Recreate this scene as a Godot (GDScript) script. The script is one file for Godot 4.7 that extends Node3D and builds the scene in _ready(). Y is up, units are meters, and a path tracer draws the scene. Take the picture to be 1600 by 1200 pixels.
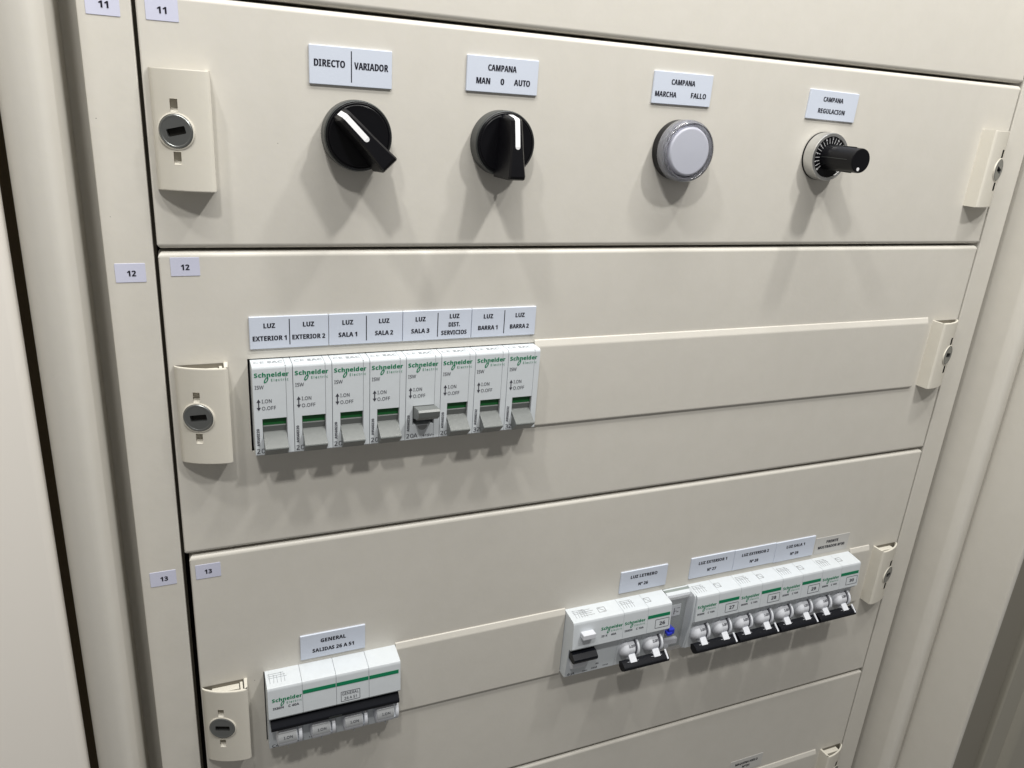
extends Node3D
# Front of an electrical switchboard. All shapes are written in millimetres: x to the right, y up from the seam
# under the top row of knobs, z out of the panel; FLOOR puts that seam at its height above the floor.

const MM := 0.001
const FLOOR := 1350.0
var taken := {}
var mats := {}
var fonts := {}
var glyphs := {}
var rng := RandomNumberGenerator.new()


# ---------------------------------------------------------------- mesh building
class Mb:
	var v := PackedVector3Array()
	var n := PackedVector3Array()

	func tri(a: Vector3, b: Vector3, c: Vector3, na: Vector3, nb: Vector3, nc: Vector3) -> void:
		var g := (b - a).cross(c - a)
		if g.length_squared() < 1e-14:
			return
		if g.dot(na + nb + nc) > 0.0:
			v.append_array([a, c, b])
			n.append_array([na, nc, nb])
		else:
			v.append_array([a, b, c])
			n.append_array([na, nb, nc])

	func quad(a: Vector3, b: Vector3, c: Vector3, d: Vector3, na: Vector3, nb: Vector3, nc: Vector3, nd: Vector3) -> void:
		tri(a, b, c, na, nb, nc)
		tri(a, c, d, na, nc, nd)

	func flat(a: Vector3, b: Vector3, c: Vector3, d: Vector3, out: Vector3) -> void:
		var g := (c - a).cross(d - b).normalized()
		if g.dot(out) < 0.0:
			g = -g
		quad(a, b, c, d, g, g, g, g)

	# a flat face at height z with an outline and maybe one hole
	func face(outline: PackedVector2Array, z: float, hole := PackedVector2Array(), up := Vector3.BACK) -> void:
		var p := outline.duplicate()
		if not hole.is_empty():
			if Geometry2D.is_polygon_clockwise(p):
				p.reverse()
			var h := hole.duplicate()
			if not Geometry2D.is_polygon_clockwise(h):
				h.reverse()
			var bi := 0
			var bj := 0
			var best := 1e12
			for i in p.size():
				for j in h.size():
					var d := p[i].distance_squared_to(h[j])
					if d < best:
						best = d
						bi = i
						bj = j
			var q := PackedVector2Array()
			for i in bi + 1:
				q.append(p[i])
			for j in h.size() + 1:
				q.append(h[(bj + j) % h.size()] + (Vector2(0.0007, 0.0005) if j == h.size() else Vector2.ZERO))
			q.append(p[bi] + Vector2(0.0007, 0.0005))
			for i in range(bi + 1, p.size()):
				q.append(p[i])
			p = q
		var t := Geometry2D.triangulate_polygon(p)
		for k in range(0, t.size(), 3):
			var a := p[t[k]]
			var b := p[t[k + 1]]
			var c := p[t[k + 2]]
			tri(Vector3(a.x, a.y, z), Vector3(b.x, b.y, z), Vector3(c.x, c.y, z), up, up, up)

	# a slab with rounded corners and a rounded front edge
	func slab(cx: float, cy: float, w: float, h: float, z0: float, z1: float, corner := 0.5, fillet := 0.3, hole := PackedVector2Array(), steps := 3, back := false) -> void:
		var rings := []
		var zs := [z0]
		var ins := [0.0]
		for i in steps + 1:
			var a := PI / 2.0 * i / steps
			zs.append(z1 - fillet + fillet * sin(a))
			ins.append(fillet * (1.0 - cos(a)))
		for k in zs.size():
			rings.append(Mb.round_rect(cx, cy, w - 2.0 * ins[k], h - 2.0 * ins[k], maxf(corner - ins[k], 0.02)))
		var m: int = rings[0].size()
		var mid := Mb.round_rect_normals()
		for k in zs.size() - 1:
			for i in m:
				var j := (i + 1) % m
				var ang0 := 0.0 if k == 0 else PI / 2.0 * (k - 1) / steps
				var ang1 := 0.0 if k == 0 else PI / 2.0 * k / steps
				var ni: Vector2 = mid[i]
				var nj: Vector2 = mid[j]
				quad(Vector3(rings[k][i].x, rings[k][i].y, zs[k]), Vector3(rings[k][j].x, rings[k][j].y, zs[k]), Vector3(rings[k + 1][j].x, rings[k + 1][j].y, zs[k + 1]), Vector3(rings[k + 1][i].x, rings[k + 1][i].y, zs[k + 1]),
					Vector3(ni.x * cos(ang0), ni.y * cos(ang0), sin(ang0)), Vector3(nj.x * cos(ang0), nj.y * cos(ang0), sin(ang0)), Vector3(nj.x * cos(ang1), nj.y * cos(ang1), sin(ang1)), Vector3(ni.x * cos(ang1), ni.y * cos(ang1), sin(ang1)))
		face(rings[-1], z1, hole)
		if back:
			face(rings[0], z0, hole, Vector3.FORWARD)
		if not hole.is_empty():
			var c := Vector2.ZERO
			for p in hole:
				c += p / hole.size()
			for i in hole.size():
				var a := hole[i]
				var b := hole[(i + 1) % hole.size()]
				var mm := c - (a + b) / 2.0
				flat(Vector3(a.x, a.y, z1), Vector3(b.x, b.y, z1), Vector3(b.x, b.y, z0), Vector3(a.x, a.y, z0), Vector3(mm.x, mm.y, 0))

	static func round_rect(cx: float, cy: float, w: float, h: float, r: float) -> PackedVector2Array:
		var p := PackedVector2Array()
		var s := [[1, 1, 0.0], [-1, 1, PI / 2], [-1, -1, PI], [1, -1, PI * 1.5]]
		for q in s:
			for i in 5:
				var a: float = q[2] + PI / 2 * i / 4.0
				p.append(Vector2(cx + q[0] * (w / 2 - r) + r * cos(a), cy + q[1] * (h / 2 - r) + r * sin(a)))
		return p

	static func round_rect_normals() -> PackedVector2Array:
		var p := PackedVector2Array()
		for q in 4:
			for i in 5:
				p.append(Vector2.from_angle(PI / 2 * q + PI / 2 * i / 4.0))
		return p

	static func rect(x0: float, y0: float, x1: float, y1: float) -> PackedVector2Array:
		return PackedVector2Array([Vector2(x0, y0), Vector2(x1, y0), Vector2(x1, y1), Vector2(x0, y1)])

	# a profile turned about the axis through (cx, cy) along z; points are (radius, z) from the panel outwards and in to the axis
	func lathe(profile: Array, cx := 0.0, cy := 0.0, seg := 40, crease := 32.0, a0 := 0.0, a1 := TAU) -> void:
		var e := []
		for i in profile.size() - 1:
			var d: Vector2 = profile[i + 1] - profile[i]
			e.append(Vector2(d.y, -d.x).normalized())
		for i in e.size():
			var n0: Vector2 = e[i]
			var n1: Vector2 = e[i]
			var long: float = (profile[i + 1] - profile[i]).length()
			if i > 0:
				n0 = Mb.shared(e[i], e[i - 1], long, (profile[i] - profile[i - 1]).length(), crease)
			if i < e.size() - 1:
				n1 = Mb.shared(e[i], e[i + 1], long, (profile[i + 2] - profile[i + 1]).length(), crease)
			for s in seg:
				var p := Vector2.from_angle(lerpf(a0, a1, float(s) / seg))
				var q := Vector2.from_angle(lerpf(a0, a1, float(s + 1) / seg))
				var A: Vector2 = profile[i]
				var B: Vector2 = profile[i + 1]
				quad(Vector3(cx + A.x * p.x, cy + A.x * p.y, A.y), Vector3(cx + A.x * q.x, cy + A.x * q.y, A.y), Vector3(cx + B.x * q.x, cy + B.x * q.y, B.y), Vector3(cx + B.x * p.x, cy + B.x * p.y, B.y),
					Vector3(n0.x * p.x, n0.x * p.y, n0.y), Vector3(n0.x * q.x, n0.x * q.y, n0.y), Vector3(n1.x * q.x, n1.x * q.y, n1.y), Vector3(n1.x * p.x, n1.x * p.y, n1.y))

	# the normal two neighbouring faces share at their edge: long faces stay flat, short ones bend to meet them
	static func shared(own: Vector2, other: Vector2, long: float, other_long: float, crease: float) -> Vector2:
		if absf(rad_to_deg(own.angle_to(other))) >= crease or long > other_long * 2.5:
			return own
		return other if other_long > long * 2.5 else (own + other).normalized()

	# a closed outline drawn out along an axis: "x" takes (y, z) points, "y" takes (x, z), "z" takes (x, y)
	func draw_out(axis: String, outline: PackedVector2Array, t0: float, t1: float, crease := 32.0, caps := true) -> void:
		var p := outline.duplicate()
		if Geometry2D.is_polygon_clockwise(p):
			p.reverse()
		var m := p.size()
		var area := 0.0
		for i in m:
			area += p[i].cross(p[(i + 1) % m])
		var sgn := 1.0 if area > 0.0 else -1.0
		var e := []
		for i in m:
			var d := p[(i + 1) % m] - p[i]
			e.append(Vector2(d.y, -d.x).normalized() * sgn)
		for i in m:
			var j := (i + 1) % m
			var n0: Vector2 = e[i]
			var n1: Vector2 = e[i]
			var before: Vector2 = e[(i + m - 1) % m]
			var after: Vector2 = e[j]
			var long := (p[j] - p[i]).length()
			n0 = Mb.shared(n0, before, long, (p[i] - p[(i + m - 1) % m]).length(), crease)
			n1 = Mb.shared(n1, after, long, (p[(j + 1) % m] - p[j]).length(), crease)
			quad(Mb.put(axis, p[i], t0), Mb.put(axis, p[j], t0), Mb.put(axis, p[j], t1), Mb.put(axis, p[i], t1), Mb.put(axis, n0, 0), Mb.put(axis, n1, 0), Mb.put(axis, n1, 0), Mb.put(axis, n0, 0))
		if caps:
			var t := Geometry2D.triangulate_polygon(p)
			for k in range(0, t.size(), 3):
				for side in [t0, t1]:
					var out := Mb.put(axis, Vector2.ZERO, signf(side - (t0 + t1) / 2.0))
					tri(Mb.put(axis, p[t[k]], side), Mb.put(axis, p[t[k + 1]], side), Mb.put(axis, p[t[k + 2]], side), out, out, out)

	static func put(axis: String, p: Vector2, t: float) -> Vector3:
		return Vector3(t, p.x, p.y) if axis == "x" else Vector3(p.x, t, p.y) if axis == "y" else Vector3(p.x, p.y, t)

	func box(x0: float, y0: float, z0: float, x1: float, y1: float, z1: float) -> void:
		draw_out("z", Mb.rect(x0, y0, x1, y1), z0, z1, 1.0)

	func turn(x: Transform3D) -> void:
		for i in v.size():
			v[i] = x * v[i]
			n[i] = (x.basis * n[i]).normalized()

	func join(o: Mb) -> void:
		v.append_array(o.v)
		n.append_array(o.n)

	func mesh() -> ArrayMesh:
		var a := []
		a.resize(Mesh.ARRAY_MAX)
		var s := PackedVector3Array()
		for p in v:
			s.append(p * MM)
		a[Mesh.ARRAY_VERTEX] = s
		a[Mesh.ARRAY_NORMAL] = n
		var m := ArrayMesh.new()
		m.add_surface_from_arrays(Mesh.PRIMITIVE_TRIANGLES, a)
		return m


func poly(list: Array) -> PackedVector2Array:
	var p := PackedVector2Array()
	for i in range(0, list.size(), 2):
		p.append(Vector2(list[i], list[i + 1]))
	return p


func prof(list: Array) -> Array:
	var p := []
	for i in range(0, list.size(), 2):
		p.append(Vector2(list[i], list[i + 1]))
	return p


# ---------------------------------------------------------------- lettering
func glyph_arrays(words: String, bold: bool) -> Array:
	var key := words + str(bold)
	if not glyphs.has(key):
		if not fonts.has(bold):
			var f := SystemFont.new()
			f.font_names = PackedStringArray(["Droid Sans"])
			f.font_weight = 700 if bold else 400
			fonts[bold] = f
		var t := TextMesh.new()
		t.font = fonts[bold]
		t.font_size = 32
		t.pixel_size = 1.0 / 32.0
		t.curve_step = 1.2
		t.depth = 0.06
		t.text = words
		t.horizontal_alignment = HORIZONTAL_ALIGNMENT_CENTER
		glyphs[key] = t.get_mesh_arrays()
	return glyphs[key]


var base_line := {}
# words with capitals «cap» mm high, the middle of the line at (x, y), stretched to «width» if given; they stand 0.1 mm proud of height z
func write(m: Mb, words: String, x: float, y: float, cap: float, width := 0.0, z := 0.0, bold := true, angle := 0.0, lie := Basis()) -> void:
	stroke(m, words, x, y, cap, width, z, bold, angle, lie)
	if bold and cap > 1.5:   # a heavier cut: the same strokes again, a hair to each side
		var d := Vector2.from_angle(angle) * cap * 0.022
		stroke(m, words, x - d.x, y - d.y, cap, width, z - 0.006, bold, angle, lie)
		stroke(m, words, x + d.x, y + d.y, cap, width, z - 0.012, bold, angle, lie)


func stroke(m: Mb, words: String, x: float, y: float, cap: float, width: float, z: float, bold: bool, angle: float, lie: Basis) -> void:
	if not base_line.has(bold):
		var h := glyph_arrays("H", bold)
		var lo := 1e9
		var hi := -1e9
		for p in h[Mesh.ARRAY_VERTEX]:
			lo = minf(lo, p.y)
			hi = maxf(hi, p.y)
		base_line[bold] = Vector2(lo, hi)
	var a := glyph_arrays(words, bold)
	var vs: PackedVector3Array = a[Mesh.ARRAY_VERTEX]
	var ns: PackedVector3Array = a[Mesh.ARRAY_NORMAL]
	var idx: PackedInt32Array = a[Mesh.ARRAY_INDEX] if a[Mesh.ARRAY_INDEX] != null else PackedInt32Array(range(vs.size()))
	var x0 := 1e9
	var x1 := -1e9
	for p in vs:
		x0 = minf(x0, p.x)
		x1 = maxf(x1, p.x)
	var bl: Vector2 = base_line[bold]
	var sy := cap / (bl.y - bl.x)
	var sx := sy if width == 0.0 else width / (x1 - x0)
	var rot := lie * Basis(Vector3.BACK, angle)
	var at := Vector3(x, y, z)
	for k in range(0, idx.size(), 3):
		var q := []
		var nn := []
		for i in 3:
			var p := vs[idx[k + i]]
			q.append(at + rot * Vector3((p.x - (x0 + x1) / 2) * sx, (p.y - (bl.x + bl.y) / 2) * sy, p.z * 3.3))
			nn.append(rot * ns[idx[k + i]])
		m.tri(q[0], q[1], q[2], nn[0], nn[1], nn[2])


func line(m: Mb, x0: float, y0: float, x1: float, y1: float, t: float, z: float, lie := Basis(), at := Vector3.ZERO) -> void:
	var d := Vector2(x1 - x0, y1 - y0).normalized()
	var s := Vector2(-d.y, d.x) * t / 2
	var b := Mb.new()
	b.draw_out("z", PackedVector2Array([Vector2(x0, y0) + s, Vector2(x1, y1) + s, Vector2(x1, y1) - s, Vector2(x0, y0) - s]), z - 0.08, z + 0.08, 1.0)
	b.turn(Transform3D(lie, at))
	m.join(b)


func frame(m: Mb, x0: float, y0: float, x1: float, y1: float, t: float, z: float) -> void:
	line(m, x0, y0, x1, y0, t, z)
	line(m, x0, y1, x1, y1, t, z)
	line(m, x0, y0 + t / 2, x0, y1 - t / 2, t, z)
	line(m, x1, y0 + t / 2, x1, y1 - t / 2, t, z)


# the maker's mark: a heavy green name, a thin second word under its right half and a slanted ring between them
func logo(m: Mb, left: float, base: float, w: float, z: float) -> void:
	var cap := w * 0.135
	write(m, "Schneider", left + w / 2, base + cap / 2, cap, w, z)
	write(m, "E l e c t r i c", left + w * 0.735, base - cap * 0.78, cap * 0.6, w * 0.5, z, false)
	var c := Vector2(left + w * 0.34, base - cap * 0.72)
	var o := PackedVector2Array()
	var i := PackedVector2Array()
	for k in 14:
		var a := TAU * k / 14
		var p := Vector2(cos(a) * cap * 0.42, sin(a) * cap * 0.72)
		p.x += p.y * 0.42
		o.append(c + p)
		p = Vector2(cos(a) * cap * 0.17, sin(a) * cap * 0.44)
		p.x += p.y * 0.42
		i.append(c + p)
	m.face(o, z + 0.1, i)
	for k in 14:
		var a2 := o[k]
		var b2 := o[(k + 1) % 14]
		var out := (a2 + b2) / 2 - c
		m.flat(Vector3(a2.x, a2.y, z + 0.1), Vector3(b2.x, b2.y, z + 0.1), Vector3(b2.x, b2.y, z - 0.05), Vector3(a2.x, a2.y, z - 0.05), Vector3(out.x, out.y, 0))


# ---------------------------------------------------------------- materials
func lin(r: float, g: float, b: float) -> Color:
	return Color(r, g, b).linear_to_srgb()


func noise_texture(size: int, freq: float, seed_: int, octaves := 3) -> NoiseTexture2D:
	var f := FastNoiseLite.new()
	f.noise_type = FastNoiseLite.TYPE_SIMPLEX_SMOOTH
	f.frequency = freq
	f.fractal_octaves = octaves
	f.seed = seed_
	var t := NoiseTexture2D.new()
	t.width = size
	t.height = size
	t.seamless = true
	t.noise = f
	return t


func make_materials() -> void:
	var peel := noise_texture(512, 0.035, 4, 2)
	peel.as_normal_map = true
	peel.bump_strength = 1.2
	var smear := noise_texture(512, 0.009, 9, 4)
	var ramp := Gradient.new()
	ramp.set_color(0, Color(0.985, 0.985, 0.983))
	ramp.set_color(1, Color(1, 1, 1))
	smear.color_ramp = ramp
	var dull := noise_texture(512, 0.012, 21, 4)
	var ramp2 := Gradient.new()
	ramp2.set_color(0, Color(0.92, 0.92, 0.92))
	ramp2.set_color(1, Color(1, 1, 1))
	dull.color_ramp = ramp2
	# name: colour (linear), roughness, metallic, surface relief, specular
	var list := {
		"paint": [lin(0.640, 0.616, 0.562), 0.44, 0.0, 0.10, 0.5],
		"cover_paint": [lin(0.79, 0.755, 0.70), 0.44, 0.0, 0.05, 0.5],
		"cream": [lin(0.68, 0.65, 0.575), 0.42, 0.0, 0.05, 0.5],
		"engraved": [lin(0.61, 0.66, 0.76), 0.38, 0.0, 0.0, 0.5],
		"paper": [lin(0.59, 0.605, 0.74), 0.6, 0.0, 0.05, 0.3],
		"tape": [lin(0.57, 0.565, 0.545), 0.3, 0.0, 0.0, 0.5],
		"white": [lin(0.645, 0.685, 0.72), 0.42, 0.0, 0.05, 0.5],
		"drum_white": [lin(0.66, 0.68, 0.73), 0.45, 0.0, 0.0, 0.5],
		"grey": [lin(0.148, 0.158, 0.154), 0.32, 0.0, 0.06, 0.5],
		"tag_grey": [lin(0.30, 0.31, 0.32), 0.5, 0.0, 0.0, 0.4],
		"green": [lin(0.004, 0.19, 0.085), 0.5, 0.0, 0.0, 0.4],
		"flag": [lin(0.004, 0.11, 0.022), 0.4, 0.0, 0.0, 0.5],
		"ink": [lin(0.012, 0.012, 0.022), 0.6, 0.0, 0.0, 0.3],
		"print": [lin(0.055, 0.055, 0.07), 0.6, 0.0, 0.0, 0.3],
		"faint": [lin(0.31, 0.33, 0.35), 0.6, 0.0, 0.0, 0.3],
		"black": [lin(0.0045, 0.0045, 0.006), 0.3, 0.0, 0.05, 0.35],
		"bar": [lin(0.006, 0.0068, 0.010), 0.36, 0.0, 0.05, 0.3],
		"bezel": [lin(0.036, 0.040, 0.040), 0.36, 0.0, 0.05, 0.5],
		"mark": [lin(0.80, 0.80, 0.82), 0.4, 0.0, 0.0, 0.4],
		"zinc": [lin(0.29, 0.30, 0.295), 0.34, 0.9, 0.08, 0.5],
		"satin": [lin(0.62, 0.62, 0.61), 0.33, 0.9, 0.05, 0.5],
		"dark": [lin(0.02, 0.019, 0.016), 0.7, 0.0, 0.0, 0.3],
		"recess_shade": [lin(0.17, 0.155, 0.125), 0.55, 0.0, 0.05, 0.4],  # brown put in for the shade inside gaps and hollows
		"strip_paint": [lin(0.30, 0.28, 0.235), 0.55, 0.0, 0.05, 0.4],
		"painted_shade": [lin(0.42, 0.40, 0.34), 0.5, 0.0, 0.05, 0.4],  # cabinet paint darkened, its shade mixed into the colour
		"gap_shade_brown": [lin(0.30, 0.235, 0.15), 0.6, 0.0, 0.0, 0.3],  # brown colour for the shade in the left gap
		"lens": [lin(0.47, 0.485, 0.555), 0.42, 0.0, 0.0, 0.5],
		"board": [lin(0.24, 0.275, 0.265), 0.5, 0.0, 0.05, 0.5],
		"blue": [lin(0.02, 0.035, 0.50), 0.35, 0.0, 0.0, 0.5],
	}
	for k in list:
		var s := StandardMaterial3D.new()
		s.resource_name = k
		s.albedo_color = list[k][0]
		s.roughness = list[k][1]
		s.metallic = list[k][2]
		s.metallic_specular = list[k][4]
		s.uv1_triplanar = true
		s.uv1_world_triplanar = true
		s.uv1_scale = Vector3.ONE * (12.0 if k in ["paint", "cream"] else 30.0)
		if list[k][3] > 0.0:
			s.normal_enabled = true
			s.normal_texture = peel
			s.normal_scale = list[k][3]
			s.roughness = minf(1.0, list[k][1] * 1.08)
			s.roughness_texture = dull
			s.roughness_texture_channel = BaseMaterial3D.TEXTURE_CHANNEL_RED
		if k in ["paint", "white", "cream", "grey", "zinc"]:
			s.albedo_texture = smear
		mats[k] = s
	var clear := StandardMaterial3D.new()
	clear.resource_name = "clear"
	clear.albedo_color = Color(0.93, 0.94, 0.97, 0.10)
	clear.transparency = BaseMaterial3D.TRANSPARENCY_ALPHA
	clear.roughness = 0.06
	mats["clear"] = clear
	var thick := StandardMaterial3D.new()
	thick.resource_name = "clear_plastic"
	thick.albedo_color = Color(0.92, 0.92, 0.96, 0.06)
	thick.refraction_enabled = true
	thick.refraction_scale = 0.049
	thick.transparency = BaseMaterial3D.TRANSPARENCY_ALPHA
	thick.roughness = 0.05
	mats["clear_plastic"] = thick


# ---------------------------------------------------------------- objects
func numbered(called: String) -> String:
	taken[called] = taken.get(called, -1) + 1
	return called if taken[called] == 0 else "%s_%03d" % [called, taken[called]]


func thing(called: String, label: String, category: String, at := Vector3.ZERO, group := "") -> Node3D:
	var o := Node3D.new()
	o.name = numbered(called)
	add_child(o)
	o.position = (at + Vector3(0, FLOOR, 0)) * MM
	tag(o, label, category, group)
	return o


func tag(o: Node3D, label: String, category: String, group := "") -> void:
	o.set_meta("label", label)
	o.set_meta("category", category)
	if group:
		o.set_meta("group", group)
	elif o.has_meta("group"):
		o.remove_meta("group")


func part(called: String, m: Mb, mat: String, parent: Node3D, at := Vector3.ZERO) -> MeshInstance3D:
	var o := MeshInstance3D.new()
	o.name = called
	o.mesh = m.mesh()
	o.material_override = mats[mat]
	o.position = at * MM
	parent.add_child(o, true)
	return o


func copy(o: Node3D, at: Vector3, label: String) -> Node3D:
	var c: Node3D = o.duplicate()
	c.name = numbered(o.name)
	add_child(c)
	c.position = (at + Vector3(0, FLOOR, 0)) * MM
	c.set_meta("label", label)
	return c


func arc(cx: float, cz: float, r: float, a0: float, a1: float, n: int) -> Array:
	var l := []
	for i in n + 1:
		var a := deg_to_rad(lerpf(a0, a1, float(i) / n))
		l.append_array([cx + r * cos(a), cz + r * sin(a)])
	return l


# ---------------------------------------------------------------- the cabinet
func front_plate(label: String, y0: float, y1: float, hole := PackedVector2Array(), x0 := -1.6) -> Node3D:
	var o := thing("front_plate", label, "panel", Vector3(248.8, (y0 + y1) / 2, 0), "front plates of the cabinet")
	var w := 499.0 - x0
	var cx := (499.0 + x0) / 2.0 - 248.8
	var h := y1 - y0 - 1.4
	var s := Mb.new()
	# the front turns back over a wide radius at the top and bottom and a tight one at the sides
	var half := h / 2
	var edge := arc(half - 2.4, -2.4, 2.4, 0, 90, 6)
	var low := arc(-half + 2.4, -2.4, 2.4, 90, 180, 6)
	var line_ := PackedVector2Array()
	for i in range(0, edge.size(), 2):
		line_.append(Vector2(edge[i], edge[i + 1]))
	var bend := PackedVector2Array()
	for i in range(0, low.size(), 2):
		bend.append(Vector2(low[i], low[i + 1]))
	var all := PackedVector2Array([Vector2(half, -14.0)])
	all.append_array(line_)
	var all2 := bend.duplicate()
	all2.append(Vector2(-half, -14.0))
	var xl := cx - w / 2
	var xr := cx + w / 2
	for chain in [all, all2]:
		for i in chain.size() - 1:
			var a: Vector2 = chain[i]
			var b: Vector2 = chain[i + 1]
			var ca := Vector2(half - 2.4, -2.4) if chain == all else Vector2(-half + 2.4, -2.4)
			var na := (a - ca).normalized() if a.y > -2.5 else Vector2(signf(a.x), 0)
			var nb := (b - ca).normalized() if b.y > -2.5 else Vector2(signf(b.x), 0)
			# the ends are pulled in a little so that the corners are round
			var ia := 1.6 * pow(clampf((absf(a.x) - half + 2.4) / 2.4, 0, 1), 2.0)
			var ib := 1.6 * pow(clampf((absf(b.x) - half + 2.4) / 2.4, 0, 1), 2.0)
			s.quad(Vector3(xl + ia, a.x, a.y), Vector3(xr - ia, a.x, a.y), Vector3(xr - ib, b.x, b.y), Vector3(xl + ib, b.x, b.y), Vector3(0, na.x, na.y), Vector3(0, na.x, na.y), Vector3(0, nb.x, nb.y), Vector3(0, nb.x, nb.y))
	# sides with a small radius
	var yt := half - 2.4
	for side in [-1.0, 1.0]:
		var xe: float = xl if side < 0 else xr
		var last := Vector2(0, -12)
		var lastn := Vector2(side, 0)
		for i in 5:
			var a := PI / 2 * i / 4.0
			var p := Vector2(-side * 0.8 * (1 - cos(a)), -0.8 + 0.8 * sin(a))
			var nn := Vector2(side * cos(a), sin(a))
			s.quad(Vector3(xe + last.x, -yt, last.y), Vector3(xe + last.x, yt, last.y), Vector3(xe + p.x, yt, p.y), Vector3(xe + p.x, -yt, p.y), Vector3(lastn.x, 0, lastn.y), Vector3(lastn.x, 0, lastn.y), Vector3(nn.x, 0, nn.y), Vector3(nn.x, 0, nn.y))
			last = p
			lastn = nn
		# the little corner skin between side and bend
		for q in [1.0, -1.0]:
			for i in 5:
				var a0 := PI / 2 * i / 5.0
				var a1 := PI / 2 * (i + 1) / 5.0
				var p0 := Vector3(xe - side * 1.6 * sin(a0) * sin(a0), q * (yt + 2.4 * sin(a0)), -2.4 + 2.4 * cos(a0))
				var p1 := Vector3(xe - side * 1.6 * sin(a1) * sin(a1), q * (yt + 2.4 * sin(a1)), -2.4 + 2.4 * cos(a1))
				s.flat(p0, p1, Vector3(p1.x, p1.y, -12), Vector3(p0.x, p0.y, -12), Vector3(side, 0, 0))
	var outline := Mb.rect(xl + 0.8, -yt, xr - 0.8, yt)
	var hh := PackedVector2Array()
	for p in hole:
		hh.append(p - Vector2(248.8, (y0 + y1) / 2))
	if hh.is_empty():
		s.face(outline, 0.0)
	else:
		var b0 := hh[0]
		var b1 := hh[2]
		for r in [[xl + 0.8, -yt, xr - 0.8, b0.y], [xl + 0.8, b1.y, xr - 0.8, yt], [xl + 0.8, b0.y, b0.x, b1.y], [b1.x, b0.y, xr - 0.8, b1.y]]:
			s.face(Mb.rect(r[0], r[1], r[2], r[3]), 0.0)
	if not hh.is_empty():
		for i in hh.size():
			var a := hh[i]
			var b := hh[(i + 1) % hh.size()]
			var mm := -(a + b) / 2
			s.flat(Vector3(a.x, a.y, 0), Vector3(b.x, b.y, 0), Vector3(b.x, b.y, -1.6), Vector3(a.x, a.y, -1.6), Vector3(mm.x, mm.y, 0) if absf((a - b).x) < 0.01 else Vector3(0, mm.y, 0))
	part("sheet", s, "paint", o)
	return o


func specks(o: Node3D, at: Array) -> void:
	for k in range(0, at.size(), 3):
		var s := Mb.new()
		s.lathe(prof([at[k + 2], 0, at[k + 2] * 0.6, 0.06, 0, 0.08]), 0, 0, 7)
		part("speck", s, "dark", o, Vector3(at[k], at[k + 1], 0) - (o.position / MM - Vector3(0, FLOOR, 0)))


func cabinet() -> void:
	var top := 620.0
	var low := -720.0
	var o := thing("switchboard_cabinet", "pale cream metal cabinet frame with flat posts and rounded outer rolls around the plates", "cabinet", Vector3(248.8, low, -60))
	var off := Vector3(-248.8, -low, 60)
	for side in [-1.0, 1.0]:
		# outlines are written for the left side; the right one mirrors them about x = 248.7
		var post := [-3.1, -30.0, -3.1, -0.8, -3.3, -0.25, -3.9, 0.0, -21.2, 0.0, -21.7, -0.2, -21.8, -0.7, -21.8, -30.0]
		var roll := [-21.9, -30.0, -21.9, -25.0, -30.0, -25.0, -30.2, 16.6, -30.5, 18.6, -31.2, 20.6, -32.2, 22.8, -33.4, 24.2, -35.0, 24.9, -37.0, 25.0, -40.0, 24.6, -43.4, 23.4, -46.0, 21.2, -47.8, 18.2, -48.6, 14.5, -48.8, 8.0, -48.8, -30.0]
		for item in [["post", post], ["rolled_edge", roll]]:
			var s := Mb.new()
			var pts := PackedVector2Array()
			for i in range(0, item[1].size(), 2):
				pts.append(Vector2(item[1][i] if side < 0 else 497.4 - item[1][i], item[1][i + 1]))
			s.draw_out("y", pts, low, top, 40.0)
			part(item[0], s, "paint", o, off)
	var b := Mb.new()
	b.box(-22, low, -62, 520, top, -60)
	b.box(-22, low, -60, -20, top, -30)
	b.box(518, low, -60, 520, top, -30)
	b.box(-20, top - 2, -60, 518, top, -1)
	b.box(-20, low, -60, 518, low + 2, -1)
	part("back_box", b, "recess_shade", o, off)  # unseen box closing the inside, coloured brown in place of shade
	for x in [-8.0, 504.0]:
		var u := Mb.new()
		u.box(x - 2, low, -29, x + 6, top, -9)
		part("upright", u, "recess_shade", o, off)  # brown here paints the shade between post and plates
	for q in [[-19.2, 52.0, 0.17], [-18.0, 14.0, 0.14]]:
		var s := Mb.new()
		s.lathe(prof([q[2], 0, q[2] * 0.6, 0.06, 0, 0.08]), q[0], q[1], 7)
		part("speck", s, "dark", o, off)


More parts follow.
